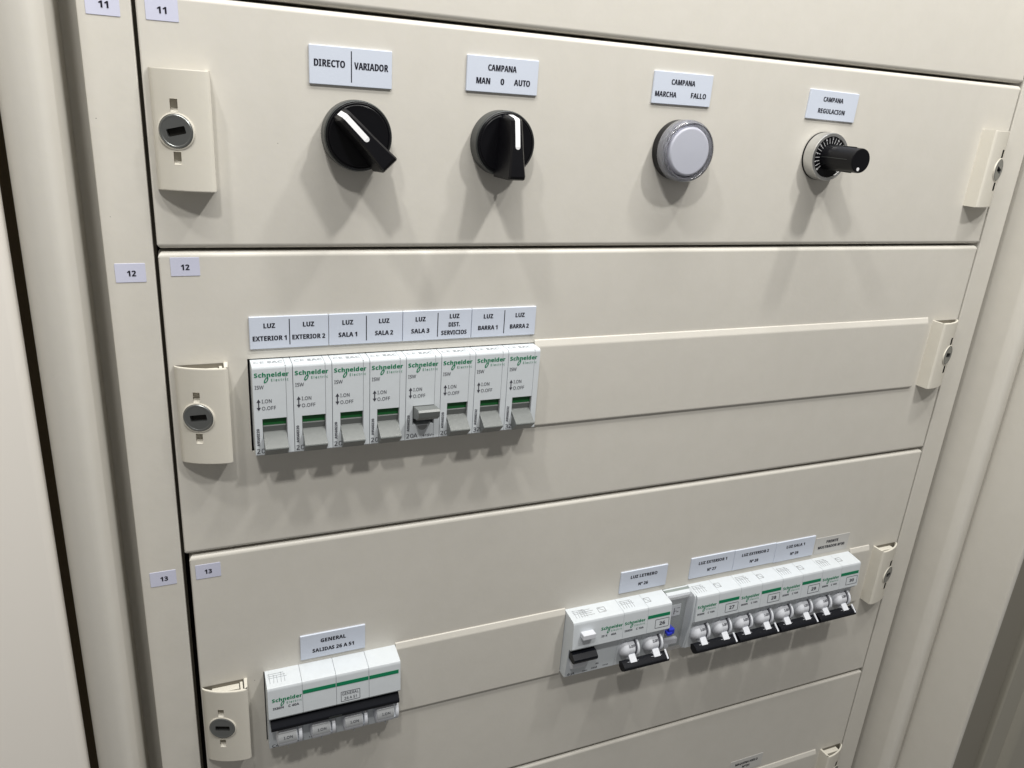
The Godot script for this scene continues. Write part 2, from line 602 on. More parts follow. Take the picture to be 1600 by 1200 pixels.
func neighbours() -> void:
	# on the left: the white cover of the next cabinet, its edge rounded into a deep gap
	var o := thing("cabinet_door", "flat white cabinet door leaf left of the rounded roll, across a dark gap", "door", Vector3(-58.4, -720, 0))
	var s := Mb.new()
	var p := [0.0, -40.0, 0.0, 14.0]
	p.append_array(arc(-6.0, 16.5, 6.0, 0, 90, 8))
	p.append_array([-300.0, 22.5, -300.0, -2.0, -30.0, -2.0, -30.0, -40.0])
	s.draw_out("y", poly(p), 0, 1340, 40.0)
	part("skin", s, "cover_paint", o)
	o.rotation.y = deg_to_rad(22)   # the leaf stands ajar
	var g := thing("gap_shade_strip", "added brown strip deep in the gap beside the left rolled edge, standing in for its shade", "strip", Vector3(-80, -720, -52))
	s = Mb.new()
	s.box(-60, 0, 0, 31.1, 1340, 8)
	part("strip", s, "gap_shade_brown", g)  # added strip, brown for the shade of the gap
	# on the right: the deep edge of the hinged frame, then a dark brown strip and the next cabinet in painted shade
	o = thing("hinged_frame", "tall pale frame edge standing forward at the right of the rounded roll", "frame", Vector3(550, -720, 20))
	s = Mb.new()
	var f := [546.6, 14.0, 546.9, 24.0, 548.6, 40.0]
	f.append_array([550.4, 57.0, 550.9, 59.4, 552.2, 60.2, 554.2, 60.0, 555.0, 58.6, 555.0, 14.0])
	s.draw_out("y", poly(f), 0, 1340, 40.0)
	part("skin", s, "paint", o, Vector3(-550, 0, -20))
	o = thing("filler_strip", "dark brown strip between the forward frame edge and the next cabinet", "strip", Vector3(630, -720, -40))
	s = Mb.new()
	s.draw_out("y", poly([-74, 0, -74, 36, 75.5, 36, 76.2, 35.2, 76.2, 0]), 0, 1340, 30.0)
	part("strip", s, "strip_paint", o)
	o = thing("next_cabinet", "panel of the next cabinet at the lower right, shade painted into its colour, past a dark line", "cabinet", Vector3(800, -720, -40))
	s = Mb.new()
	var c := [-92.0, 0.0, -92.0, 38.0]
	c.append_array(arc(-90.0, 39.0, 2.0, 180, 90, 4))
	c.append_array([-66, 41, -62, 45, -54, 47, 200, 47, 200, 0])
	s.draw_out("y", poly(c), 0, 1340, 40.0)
	part("skin", s, "painted_shade", o)  # shade of this panel is in its colour


# ---------------------------------------------------------------- plate locks
func lock_height(x: float) -> float:
	var k := [0.8, 0.4, 1.0, 2.2, 2.4, 3.6, 5.0, 5.3, 7.7, 6.7, 10.5, 7.75, 13.5, 8.6, 17.0, 9.3, 20.5, 9.6, 22.0, 9.4, 22.9, 8.6, 23.4, 0.0]
	for i in range(0, k.size() - 2, 2):
		if x <= k[i + 2]:
			return lerpf(k[i + 1], k[i + 3], (x - k[i]) / (k[i + 2] - k[i]))
	return 0.0


func lock(label: String, y: float, right: bool, turned: float, open_top: bool) -> void:
	var o := thing("plate_lock", label, "lock", Vector3(0 if not right else 497.8, y, 0), "quarter turn locks on the plates")
	var sx := -1.0 if right else 1.0
	var hh := 23.3
	var xs := [0.8, 1.0, 2.4, 3.6, 5.0, 6.3, 7.7, 9.1, 10.5, 12.0, 13.5, 15.2, 17.0, 18.8, 20.5, 21.4, 22.0, 22.5, 22.9]
	var ys := [-hh, -hh + 0.5, -12.8, -7.8, -4.4, 4.4, 7.4, 12.3, hh - 0.5, hh]
	var m := Mb.new()
	for i in xs.size() - 1:
		for j in ys.size() - 1:
			var xa: float = xs[i]
			var xb: float = xs[i + 1]
			if xa >= 7.65 and xb <= 10.55 and (j == 2 or j == 6) or xa >= 4.95 and xb <= 13.55 and j == 4:
				continue
			var q := []
			var nn := []
			for c in [[xa, ys[j]], [xb, ys[j]], [xb, ys[j + 1]], [xa, ys[j + 1]]]:
				var tuck := 0.45 if absf(c[1]) > hh - 0.1 else 0.0
				q.append(Vector3(c[0], c[1], maxf(lock_height(c[0]) - tuck, 0.0)))
				var e := 0.5
				var g := (lock_height(minf(c[0] + e, 22.9)) - lock_height(maxf(c[0] - e, 0.8))) / (minf(c[0] + e, 22.9) - maxf(c[0] - e, 0.8))
				nn.append(Vector3(-g, 0.5 * signf(c[1]) if tuck > 0 else 0.0, 1).normalized())
			m.quad(q[0], q[1], q[2], q[3], nn[0], nn[1], nn[2], nn[3])
	# inner side wall, bottom, top rim and the inside of the shell
	m.flat(Vector3(22.9, -hh, 8.6), Vector3(22.9, hh, 8.6), Vector3(23.4, hh, 0), Vector3(23.4, -hh, 0), Vector3.RIGHT)
	m.flat(Vector3(21.5, -hh, 8.0), Vector3(21.5, hh, 8.0), Vector3(21.7, hh, 0), Vector3(21.7, -hh, 0), Vector3.LEFT)
	for i in xs.size() - 1:
		var xa: float = xs[i]
		var xb: float = xs[i + 1]
		var za := lock_height(xa) - 0.45
		var zb := lock_height(xb) - 0.45
		m.flat(Vector3(xa, -hh, maxf(za, 0)), Vector3(xb, -hh, zb), Vector3(xb, -hh, 0), Vector3(xa, -hh, 0), Vector3.DOWN)
		m.flat(Vector3(xa, hh, maxf(za, 0)), Vector3(xb, hh, zb), Vector3(xb, hh, maxf(zb - 1.1, 0)), Vector3(xa, hh, maxf(za - 1.1, 0)), Vector3.UP)
		if xa < 4.95 or xb > 13.55:
			m.flat(Vector3(xa, -hh, maxf(za - 1.1, 0)), Vector3(xb, -hh, maxf(zb - 1.1, 0)), Vector3(xb, hh, maxf(zb - 1.1, 0)), Vector3(xa, hh, maxf(za - 1.1, 0)), Vector3.FORWARD)
	m.flat(Vector3(22.9, hh, 8.6), Vector3(21.5, hh, 8.1), Vector3(21.7, hh, 0), Vector3(23.4, hh, 0), Vector3.UP)
	m.turn(Transform3D(Basis.from_scale(Vector3(sx, 1, 1)), Vector3.ZERO))
	if right:
		var w := Mb.new()
		for k in range(0, m.v.size(), 3):
			w.tri(m.v[k], m.v[k + 1], m.v[k + 2], m.n[k], m.n[k + 1], m.n[k + 2])
		m = w
	var cover := part("cover", m, "cream", o)
	# slots above and below the barrel: pale wells that slope out at the bottom
	for q in [[12.3, 7.4, true], [-7.8, -12.8, false]]:
		var s := Mb.new()
		var z1 := 6.75
		var z2 := 7.8
		s.flat(Vector3(7.7, q[0], z1), Vector3(10.5, q[0], z2), Vector3(10.5, q[0], 2.5), Vector3(7.7, q[0], 2.5), Vector3.DOWN)
		s.flat(Vector3(7.7, q[0], z1), Vector3(7.7, q[1], z1), Vector3(7.7, q[1], 2.5), Vector3(7.7, q[0], 2.5), Vector3.RIGHT)
		s.flat(Vector3(10.5, q[0], z2), Vector3(10.5, q[1], z2), Vector3(10.5, q[1], 2.5), Vector3(10.5, q[0], 2.5), Vector3.LEFT)
		s.flat(Vector3(7.7, q[1], z1), Vector3(10.5, q[1], z2), Vector3(10.5, q[1] + 1.9, 3.0), Vector3(7.7, q[1] + 1.9, 3.0), Vector3.UP)
		s.flat(Vector3(7.7, q[0], 3.0), Vector3(10.5, q[0], 3.0), Vector3(10.5, q[1] + 1.9, 3.0), Vector3(7.7, q[1] + 1.9, 3.0), Vector3.BACK)
		s.turn(Transform3D(Basis.from_scale(Vector3(sx, 1, 1)), Vector3.ZERO))
		part("slot", s, "cream", cover)
		if q[2] and open_top:
			var d := Mb.new()
			d.lathe(prof([1.1, 3.0, 1.1, 3.6, 0, 3.7]), sx * 9.1, 10.0, 12)
			part("pin", d, "dark", cover)
	# the piece inside, seen through the open top
	var b := Mb.new()
	b.slab(sx * 12.4, -0.9, 13.6, 43.6, 0.1, 4.0, 0.4, 0.3)
	b.slab(sx * 20.3, -0.6, 1.5, 44.6, 0.1, 7.0, 0.3, 0.2)
	part("catch_body", b, "cream", o)
	var k := Mb.new()
	k.flat(Vector3(sx * 1.2, -hh + 0.4, 0.15), Vector3(sx * 21.4, -hh + 0.4, 0.15), Vector3(sx * 21.4, hh - 0.2, 0.15), Vector3(sx * 1.2, hh - 0.2, 0.15), Vector3.BACK)
	part("backing", k, "recess_shade", o)  # brown sheet in place of shade in the hollow
	# the metal barrel, square to the sloping face, with its key slot
	var t := Mb.new()
	t.lathe(prof([7.2, -1.6, 7.2, 0.05, 6.75, 0.2, 6.6, -0.35]), 0, 0, 48)
	var tilt := Transform3D(Basis(Vector3.UP, -sx * deg_to_rad(19.5)), Vector3(sx * 9.2, 0, 7.35))
	t.turn(tilt)
	part("ring", t, "cream", o)
	t = Mb.new()
	t.lathe(prof([6.5, -1.0, 6.5, 0.15, 6.2, 0.4, 5.7, 0.4, 5.55, 0.3]), 0, 0, 48)
	var key := PackedVector2Array()
	for p in Mb.round_rect(0.2, 0, 7.4, 3.0, 0.5):
		key.append(p.rotated(turned))
	var disc := PackedVector2Array()
	for i in 48:
		disc.append(Vector2.from_angle(TAU * i / 48) * 5.55)
	t.face(disc, 0.3, key)
	for i in key.size():
		var a := key[i]
		var c := key[(i + 1) % key.size()]
		t.flat(Vector3(a.x, a.y, 0.3), Vector3(c.x, c.y, 0.3), Vector3(c.x, c.y, -1.9), Vector3(a.x, a.y, -1.9), Vector3(-a.x - c.x, -a.y - c.y, 0))
	t.turn(tilt)
	var barrel := part("barrel", t, "zinc", o)
	t = Mb.new()
	var inner := PackedVector2Array()
	for p in Mb.round_rect(0.2, 0, 7.6, 3.2, 0.5):
		inner.append(p.rotated(turned))
	t.face(inner, -1.6)
	t.turn(tilt)
	part("key_slot", t, "dark", barrel)


# ---------------------------------------------------------------- knobs and lamp
func selector(label: String, x: float, y: float, turned: float) -> void:
	var o := thing("selector_switch", label, "selector switch", Vector3(x, y, 0), "black selector switches of the top plate")
	var s := Mb.new()
	s.lathe(prof([14.6, 0, 14.8, 0.4, 14.8, 7.4, 14.6, 8.2, 14.25, 8.5, 14.0, 8.3, 14.0, 7.0]), 0, 0, 72, 40)
	part("bezel", s, "bezel", o)
	var k := Mb.new()
	k.lathe(prof([13.9, 6.0, 13.9, 8.6, 13.6, 8.9, 13.15, 8.9, 13.0, 8.6, 12.8, 8.9, 12.3, 9.1, 10.5, 8.9, 0, 8.9]), 0, 0, 64, 40)
	part("turning_disc", k, "black", o)
	# the grip: a bar that is widest at its tail, sloping up from its head
	var h := Mb.new()
	var rows := [[13.1, 8.5, 2.5, 2.1], [12.9, 12.0, 2.55, 2.0], [11.6, 19.4, 2.75, 1.75], [10.9, 20.4, 2.8, 1.8], [5.0, 21.8, 3.1, 2.1], [-2.0, 23.2, 3.3, 2.5], [-9.0, 24.5, 3.75, 3.0], [-13.0, 25.2, 4.15, 3.4], [-14.2, 24.6, 4.2, 3.5], [-14.8, 23.4, 4.15, 3.5], [-14.8, 15.5, 4.1, 3.6], [-12.9, 8.6, 3.9, 3.6]]
	for i in rows.size() - 1:
		var a: Array = rows[i]
		var b: Array = rows[i + 1]
		var up := Vector3(0, -(b[1] - a[1]), b[0] - a[0])
		up = -up if i < 7 else up
		if i >= 7:
			up = Vector3(0, -1, 0.1) if i > 8 else Vector3(0, -0.5, 1)
		if i < 3:
			up = Vector3(0, 1, 0.3)
		h.flat(Vector3(-a[3], a[0], a[1]), Vector3(a[3], a[0], a[1]), Vector3(b[3], b[0], b[1]), Vector3(-b[3], b[0], b[1]), up)
		for sx in [-1.0, 1.0]:
			# chamfer from the top down to the flank, then the flank to the disc
			h.flat(Vector3(sx * a[3], a[0], a[1]), Vector3(sx * b[3], b[0], b[1]), Vector3(sx * b[2], b[0], maxf(b[1] - 1.1, 8.5)), Vector3(sx * a[2], a[0], maxf(a[1] - 1.1, 8.5)), Vector3(sx, 0, 0.6))
			h.flat(Vector3(sx * a[2], a[0], maxf(a[1] - 1.1, 8.5)), Vector3(sx * b[2], b[0], maxf(b[1] - 1.1, 8.5)), Vector3(sx * (b[2] + 1.2 * clampf((b[1] - 10) / 10, 0, 1)), b[0], 8.7), Vector3(sx * (a[2] + 1.2 * clampf((a[1] - 10) / 10, 0, 1)), a[0], 8.7), Vector3(sx, 0, 0.1))
	h.turn(Transform3D(Basis(Vector3.BACK, turned), Vector3.ZERO))
	var grip := part("grip", h, "black", o)
	var m := Mb.new()
	var ms := [[13.0, 12.3], [11.75, 19.2], [10.85, 20.45], [5.0, 21.82], [-0.2, 22.86]]
	for i in ms.size() - 1:
		var a: Array = ms[i]
		var b: Array = ms[i + 1]
		var d := Vector3(0, b[0] - a[0], b[1] - a[1]).normalized()
		var nn := Vector3(0, d.z, -d.y)
		if nn.z < 0:
			nn = -nn
		var w := 1.15
		var l := nn * 0.1
		m.flat(Vector3(-w, a[0], a[1]) + l, Vector3(w, a[0], a[1]) + l, Vector3(w, b[0], b[1]) + l, Vector3(-w, b[0], b[1]) + l, nn)
	var tip := PackedVector2Array()
	for i in 9:
		tip.append(Vector2(1.15 * cos(PI + PI * i / 8), -0.2 + 1.15 * sin(PI + PI * i / 8)))
	var t := Mb.new()
	t.face(tip, 0)
	for i in t.v.size():
		t.v[i].z = 22.98 + (t.v[i].y + 0.2) * -0.2
	m.join(t)
	m.turn(Transform3D(Basis(Vector3.BACK, turned), Vector3.ZERO))
	part("pointer_mark", m, "mark", grip)


func pilot_lamp(x: float, y: float) -> void:
	var o := thing("pilot_lamp", "round white pilot lamp with a clear rim on a black base", "pilot lamp", Vector3(x, y, 0))
	var s := Mb.new()
	s.lathe(prof([14.9, 0, 15.1, 0.4, 15.1, 4.6, 14.6, 4.9, 12.2, 4.9]), 0, 0, 64)
	part("base", s, "black", o)
	s = Mb.new()
	s.lathe(prof([12.9, 5.0, 14.9, 5.0, 15.4, 5.5, 15.4, 7.0, 15.35, 9.0, 15.2, 10.8, 14.8, 11.7, 14.0, 12.2, 13.6, 12.0, 12.9, 11.0, 12.6, 9.5, 12.6, 6.0, 12.9, 5.0]), 0, 0, 72, 50)
	part("clear_rim", s, "clear_plastic", o)
	s = Mb.new()
	s.lathe(prof([12.2, 4.0, 12.2, 10.7, 12.0, 11.4, 11.5, 11.9, 10.8, 12.1, 5.0, 12.25, 0, 12.3]), 0, 0, 64, 40)
	part("lens", s, "lens", o)
	s = Mb.new()
	s.lathe(prof([13.6, 4.5, 13.6, 8.0, 13.0, 8.6, 12.4, 8.6, 12.4, 4.5]), 0, 0, 64, 30)
	part("reflector", s, "tag_grey", o)


func dial(x: float, y: float) -> void:
	var o := thing("dial_knob", "black dial knob standing out of a numbered silver ring", "dial", Vector3(x, y, 0))
	var s := Mb.new()
	s.lathe(prof([13.1, 0, 13.1, 0.9, 12.9, 1.0]), 0, 0, 64)
	part("gasket", s, "black", o)
	s = Mb.new()
	s.lathe(prof([12.9, 0.9, 12.95, 1.2, 12.95, 7.6, 12.7, 8.1, 11.3, 8.1, 11.1, 7.8, 11.1, 7.0]), 0, 0, 72)
	part("ring", s, "satin", o)
	s = Mb.new()
	s.lathe(prof([11.2, 7.5, 0, 7.5]), 0, 0, 48)
	var scale_ := part("scale_plate", s, "black", o)
	s = Mb.new()
	for i in 21:
		var a := deg_to_rad(222.0 - 264.0 * i / 20.0)
		var u := Vector2.from_angle(a)
		if i % 2 == 0:
			write(s, str(i / 2), u.x * 10.0, u.y * 10.0, 1.45, 0.0, 7.55, false, a - PI / 2)
			line(s, u.x * 7.3, u.y * 7.3, u.x * 8.9, u.y * 8.9, 0.17, 7.53)
		else:
			line(s, u.x * 7.3, u.y * 7.3, u.x * 10.4, u.y * 10.4, 0.17, 7.53)
	part("graduation", s, "mark", scale_)
	s = Mb.new()
	s.lathe(prof([7.0, 7.4, 6.9, 9.0, 6.5, 29.6, 6.3, 30.3, 5.8, 30.6, 0, 30.7]), 0, 0, 48, 30)
	var knob := part("knob", s, "black", o)
	s = Mb.new()
	for i in 4:
		var a := deg_to_rad(100.0 + 78.0 * i)
		s.draw_out("z", PackedVector2Array([Vector2.from_angle(a - 0.02) * 6.4, Vector2.from_angle(a - 0.02) * 7.0, Vector2.from_angle(a + 0.02) * 7.0, Vector2.from_angle(a + 0.02) * 6.4]), 8.5, 27.0, 1.0)
	part("grip_ridge", s, "bezel", knob)
	s = Mb.new()
	s.lathe(prof([0.95, 30.6, 0.95, 30.75, 0, 30.8]), -1.2, -4.4, 16)
	part("pointer_dot", s, "mark", knob)


# ---------------------------------------------------------------- labels
func label_plate(label: String, cx: float, cy: float, fields: Array, divided: bool, tilt := 0.0, mat := "engraved", w := 35.4, h := 15.4, thick := 1.0, group := "white engraved label plates") -> void:
	var o := thing("label_plate" if mat == "engraved" else "label_sticker", label, "label", Vector3(cx, cy, 0), group)
	var s := Mb.new()
	s.slab(0, 0, w, h, 0.02, thick, 0.35, minf(0.3, thick * 0.6))
	part("plate" if mat == "engraved" else "film", s, mat, o)
	var t := Mb.new()
	for f in fields:   # words, x, y, capital height, width
		write(t, f[0], f[1], f[2], f[3], f[4], thick)
	part("lettering", t, "ink", o)
	if divided:
		s = Mb.new()
		s.box(-0.22, -h / 2 + 1.6, thick - 0.1, 0.22, h / 2 - 1.4, thick + 0.04)
		part("dividing_line", s, "ink", o)
	o.rotation.z = tilt


# ---------------------------------------------------------------- devices in the middle row
var lever_down: Mb
var lever_up: Mb


func grey_switch(label: String, x: float, up: bool, rating: String) -> void:
	# local x runs -9 .. 9, local y from 0 at the top edge down to -45
	var o := thing("switch_disconnector", label, "switch", Vector3(x, -51.0, 0), "white switch disconnectors of the middle row")
	var full := poly([0.0, -30, 0.0, 8.2, -0.25, 8.9, -0.9, 9.4, -1.7, 9.5, -44.0, 9.5, -44.5, 9.2, -44.6, 8.5, -44.6, -30])
	var upper := poly([0.0, -30, 0.0, 8.2, -0.25, 8.9, -0.9, 9.4, -1.7, 9.5, -26.0, 9.5, -26.0, -30])
	var lower := poly([-36.4, -30, -36.4, 9.5, -44.0, 9.5, -44.5, 9.2, -44.6, 8.5, -44.6, -30])
	var s := Mb.new()
	s.draw_out("x", full, -8.85, -5.3)
	s.draw_out("x", upper, -5.3, 5.75)
	s.draw_out("x", lower, -5.3, 5.75)
	var body := part("body", s, "white", o)
	s = Mb.new()
	s.draw_out("x", full, 5.95, 8.85)
	part("side_rib", s, "white", o)
	s = Mb.new()
	s.box(5.6, -44.4, -20, 6.1, -0.3, 9.2)
	s.box(-5.3, -36.5, -20, 5.75, -26, 1.0)
	part("groove", s, "tag_grey", o)
	var f := Mb.new()
	f.draw_out("x", poly([-26.0, 7.2, -30.0, 8.0, -30.0, 0, -26.0, 0]), -5.2, 5.65)
	if not up:
		part("indicator", f, "flag", o)
		s = Mb.new()
		s.draw_out("x", poly([-29.2, 6.4, -29.9, 8.3, -30.2, 8.5, -33.2, 7.8, -33.5, 8.0, -35.8, 12.2, -38.4, 16.2, -38.9, 16.4, -39.3, 16.2, -43.6, 11.6, -43.6, 10.8, -37.0, 6.5, -36.4, 4, -29.2, 4]), -5.0, 5.5, 12.0)
		part("lever", s, "grey", o)
	else:
		s = Mb.new()
		s.draw_out("x", poly([-27.0, 4, -26.4, 9.0, -25.6, 13.0, -25.0, 18.4, -25.9, 19.4, -28.6, 18.9, -31.0, 16.4, -31.2, 14.6, -32.6, 9.5, -33.0, 4]), -5.0, 5.9, 20.0)
		part("lever", s, "grey", o)
		s = Mb.new()
		s.lathe(prof([2.6, 9.45, 2.6, 9.56, 0, 9.57]), 0.0, -36.8, 20, 32.0, PI, TAU)
		part("notch", s, "tag_grey", o)
	# what is printed on it
	s = Mb.new()
	logo(s, -8.0, -5.4, 15.2, 9.5)
	part("maker_mark", s, "green", body)
	s = Mb.new()
	write(s, "ISW", -6.0, -10.2, 1.75, 3.9, 9.5, false)
	write(s, "I.ON", -3.0, -17.2, 1.75, 4.4, 9.5, false)
	write(s, "O.OFF", -2.1, -20.7, 1.75, 6.2, 9.5, false)
	line(s, -6.6, -17.6, -6.6, -20.2, 0.5, 9.5)
	for q in [1.0, -1.0]:
		var a := Mb.new()
		a.draw_out("z", poly([-7.5, -18.9 + q * 1.3, -5.7, -18.9 + q * 1.3, -6.6, -18.9 + q * 2.9]), 9.4, 9.6, 1.0)
		s.join(a)
	write(s, "A9S60220" if rating == "20" else "A9S60232", -7.4, -35.2, 1.25, 8.8, 9.5, true, PI / 2)
	write(s, rating + "A", -5.4, -42.2, 2.3, 5.8, 9.5, false)
	if up:
		write(s, "415V~", 3.2, -42.6, 1.2, 6.2, 9.5, false)
	part("lettering", s, "print", body)
	s = Mb.new()
	var lie := Basis(Vector3.RIGHT, -PI / 2)
	write(s, "EAC", 1.8, 0.0, 2.6, 6.6, 0.0, true, 0.0)
	write(s, "CE", -5.4, 0.0, 2.4, 4.6, 0.0, false, 0.0)
	s.turn(Transform3D(lie, Vector3(0, 0.0, 4.6)))
	part("top_lettering", s, "faint", body)


# ---------------------------------------------------------------- devices in the lower row
# local y is 0 at the top edge of the row's opening
func breaker_outline(slim := 0.0) -> PackedVector2Array:
	return poly([1.4, -30, 1.3, 0.4, 0.1, 11.6, -0.3, 12.5, -1.1, 12.9, -2.0, 13.0, -18.4, 14.2, -18.9, 14.25, -19.1, 14.0, -19.3, 13.0, -20.9, 12.7, -21.2, 10.2, -30.0, 9.6, -44.2, 8.4, -44.9, 7.8, -45.0, 6.5, -45.0, -30])


# what is printed flat at z = 0 is laid on the sloping front of a breaker
func on_front(m: Mb) -> void:
	for i in m.v.size():
		m.v[i].y += 2.0
	m.turn(Transform3D(Basis(Vector3.RIGHT, -0.0731), Vector3(0, -2.0, 13.0)))


func round_drum(m: Mb, off: bool) -> void:
	# one toggle drum round the x axis: a dome on the left, a barrel, a dark gap left for the ring
	var d := Mb.new()
	if off:
		d.lathe(prof([0, -6.9, 2.6, -6.5, 4.4, -5.5, 5.6, -3.9, 6.0, -2.2, 5.9, -1.4, 5.3, -1.2, 5.3, 3.4, 5.0, 3.6]), 0, 0, 28, 40)
	else:
		d.lathe(prof([0, -5.9, 3.6, -5.6, 5.6, -4.9, 6.0, -4.4, 6.0, 4.4, 5.6, 4.9, 3.6, 5.6, 0, 5.9]), 0, 0, 32, 40)
	for i in d.n.size():
		d.n[i] = -d.n[i] if d.n[i].dot(Vector3(d.v[i].x, d.v[i].y, d.v[i].z * 0.6)) < 0 else d.n[i]
	var w := Mb.new()
	for k in range(0, d.v.size(), 3):
		w.tri(d.v[k], d.v[k + 1], d.v[k + 2], d.n[k], d.n[k + 1], d.n[k + 2])
	w.turn(Transform3D(Basis(Vector3.UP, PI / 2), Vector3.ZERO))
	m.join(w)


func small_breaker_face(s: Mb, t: Mb, x0: float, words: String) -> void:
	logo(t, x0 - 7.9, -9.3, 15.2, 0)
	write(s, "IK60N", x0 - 4.9, -13.7, 1.35, 5.6, 0, true)
	write(s, words, x0 + 3.6, -13.7, 1.35, 5.6, 0, true)


func top_print(o: Node3D, x: float, wide: bool) -> void:
	var s := Mb.new()
	for k in 5:
		line(s, -6.5 + k * 1.9, -3.4, -6.5 + k * 1.9 + (0.5 if k % 2 else 0.0), 3.6 - (k % 3) * 1.1, 0.22, 0.0)
	for k in 3:
		line(s, -7.4, 3.2 - k * 1.4, 1.0 + k * 0.7, 3.2 - k * 1.4, 0.2, 0.0)
	if wide:
		frame(s, 10.0, -1.9, 14.2, 1.9, 0.3, 0.0)
		line(s, 10.0, 1.9, 14.2, -1.9, 0.3, 0.0)
	s.turn(Transform3D(Basis(Vector3.RIGHT, -deg_to_rad(83.5)), Vector3(x, 0.72, 6.2)))
	part("top_lettering", s, "faint" if not wide else "tag_grey", o)


func off_poles(o: Node3D, xs: Array, words: String) -> void:
	for x in xs:
		var s := Mb.new()
		round_drum(s, true)
		var d := part("toggle_drum", s, "drum_white", o, Vector3(x - 0.6, -31.4, 8.6))
		s = Mb.new()
		for i in 1:
			s.lathe(prof([5.2, -0.6, 6.6, -0.6, 6.8, -0.2, 6.8, 0.6, 6.3, 1.0, 5.4, 1.0, 5.2, 0.4]), 0, 0, 36, 40)
		s.turn(Transform3D(Basis(Vector3.UP, PI / 2), Vector3(5.2, 0, 0)))
		part("collar", s, "drum_white", d)
		s = Mb.new()
		s.lathe(prof([5.5, 0, 5.5, 1.0]), 0, 0, 30)
		for i in 9:
			var a := deg_to_rad(-100.0 + 25.0 * i)
			var b := Mb.new()
			b.box(5.2, -0.45, 0, 5.85, 0.45, 1.4)
			b.turn(Transform3D(Basis(Vector3.BACK, a), Vector3.ZERO))
			s.join(b)
		s.turn(Transform3D(Basis(Vector3.UP, PI / 2), Vector3(3.4, 0, 0)))
		part("tooth_ring", s, "print", d)
		s = Mb.new()
		var b2 := Basis(Vector3.RIGHT, -deg_to_rad(38))
		write(s, words, 1.05, 0, 1.7, 4.5, 0.0, true)
		s.turn(Transform3D(b2, b2 * Vector3(0, 0, 5.32)))
		part("lettering", s, "ink", d)
		s = Mb.new()
		# the tongue that runs from the drum down to the bar
		s.draw_out("x", poly([-4.6, 1.6, -2.0, 5.2, -5.2, 9.2, -7.6, 9.9, -8.6, 8.6, -6.6, 4.6]), -1.6, 3.2, 20.0)
		s.draw_out("x", poly([-5.4, 6.4, -5.0, 8.4, -7.6, 9.9, -8.6, 8.6]), -3.6, 4.6, 20.0)
		part("tongue", s, "drum_white", d)


func handle_bar(o: Node3D, x0: float, x1: float) -> void:
	var s := Mb.new()
	s.draw_out("x", poly([-36.4, 14.2, -36.0, 15.4, -37.0, 18.8, -38.2, 20.2, -40.4, 20.0, -42.2, 17.6, -42.4, 15.8, -41.0, 13.4, -38.0, 12.6]), x0, x1, 30.0)
	part("handle_bar", s, "bar", o)
	s = Mb.new()
	s.draw_out("x", poly([-34.6, 15.0, -34.2, 15.6, -35.6, 17.4, -38.0, 20.6, -38.6, 20.3, -36.2, 16.6]), x1 - 1.9, x1 - 0.8, 20.0)
	part("bar_clip", s, "drum_white", o)


func two_pole(label: String, x: float, number: String) -> void:
	var o := thing("circuit_breaker", label, "circuit breaker", Vector3(x + 18.0, -229.5, 0), "two pole circuit breakers of the lower row")
	for k in 2:
		var s := Mb.new()
		s.draw_out("x", breaker_outline(), -17.9 + 18.0 * k, -0.06 + 17.96 * k)
		part("pole", s, "white", o)
	var t := Mb.new()
	var p := Mb.new()
	small_breaker_face(p, t, -9.0, "C 10A")
	t.box(0.2, -8.6, -0.05, 17.0, -6.3, 0.12)
	on_front(t)
	part("maker_mark", t, "green", o)
	write(p, number, 11.6, -13.6, 2.5, 4.2, 0, true)
	frame(p, 6.3, -16.7, 16.6, -10.4, 0.3, 0)
	on_front(p)
	part("lettering", p, "print", o)
	top_print(o, -9.5, true)
	off_poles(o, [-9.0, 9.0], "O.OFF")
	handle_bar(o, -17.0, 17.2)
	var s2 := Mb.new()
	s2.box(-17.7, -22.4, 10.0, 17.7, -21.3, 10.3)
	part("painted_shadow_line", s2, "tag_grey", o)  # grey strip painted as the shadow under the front lip


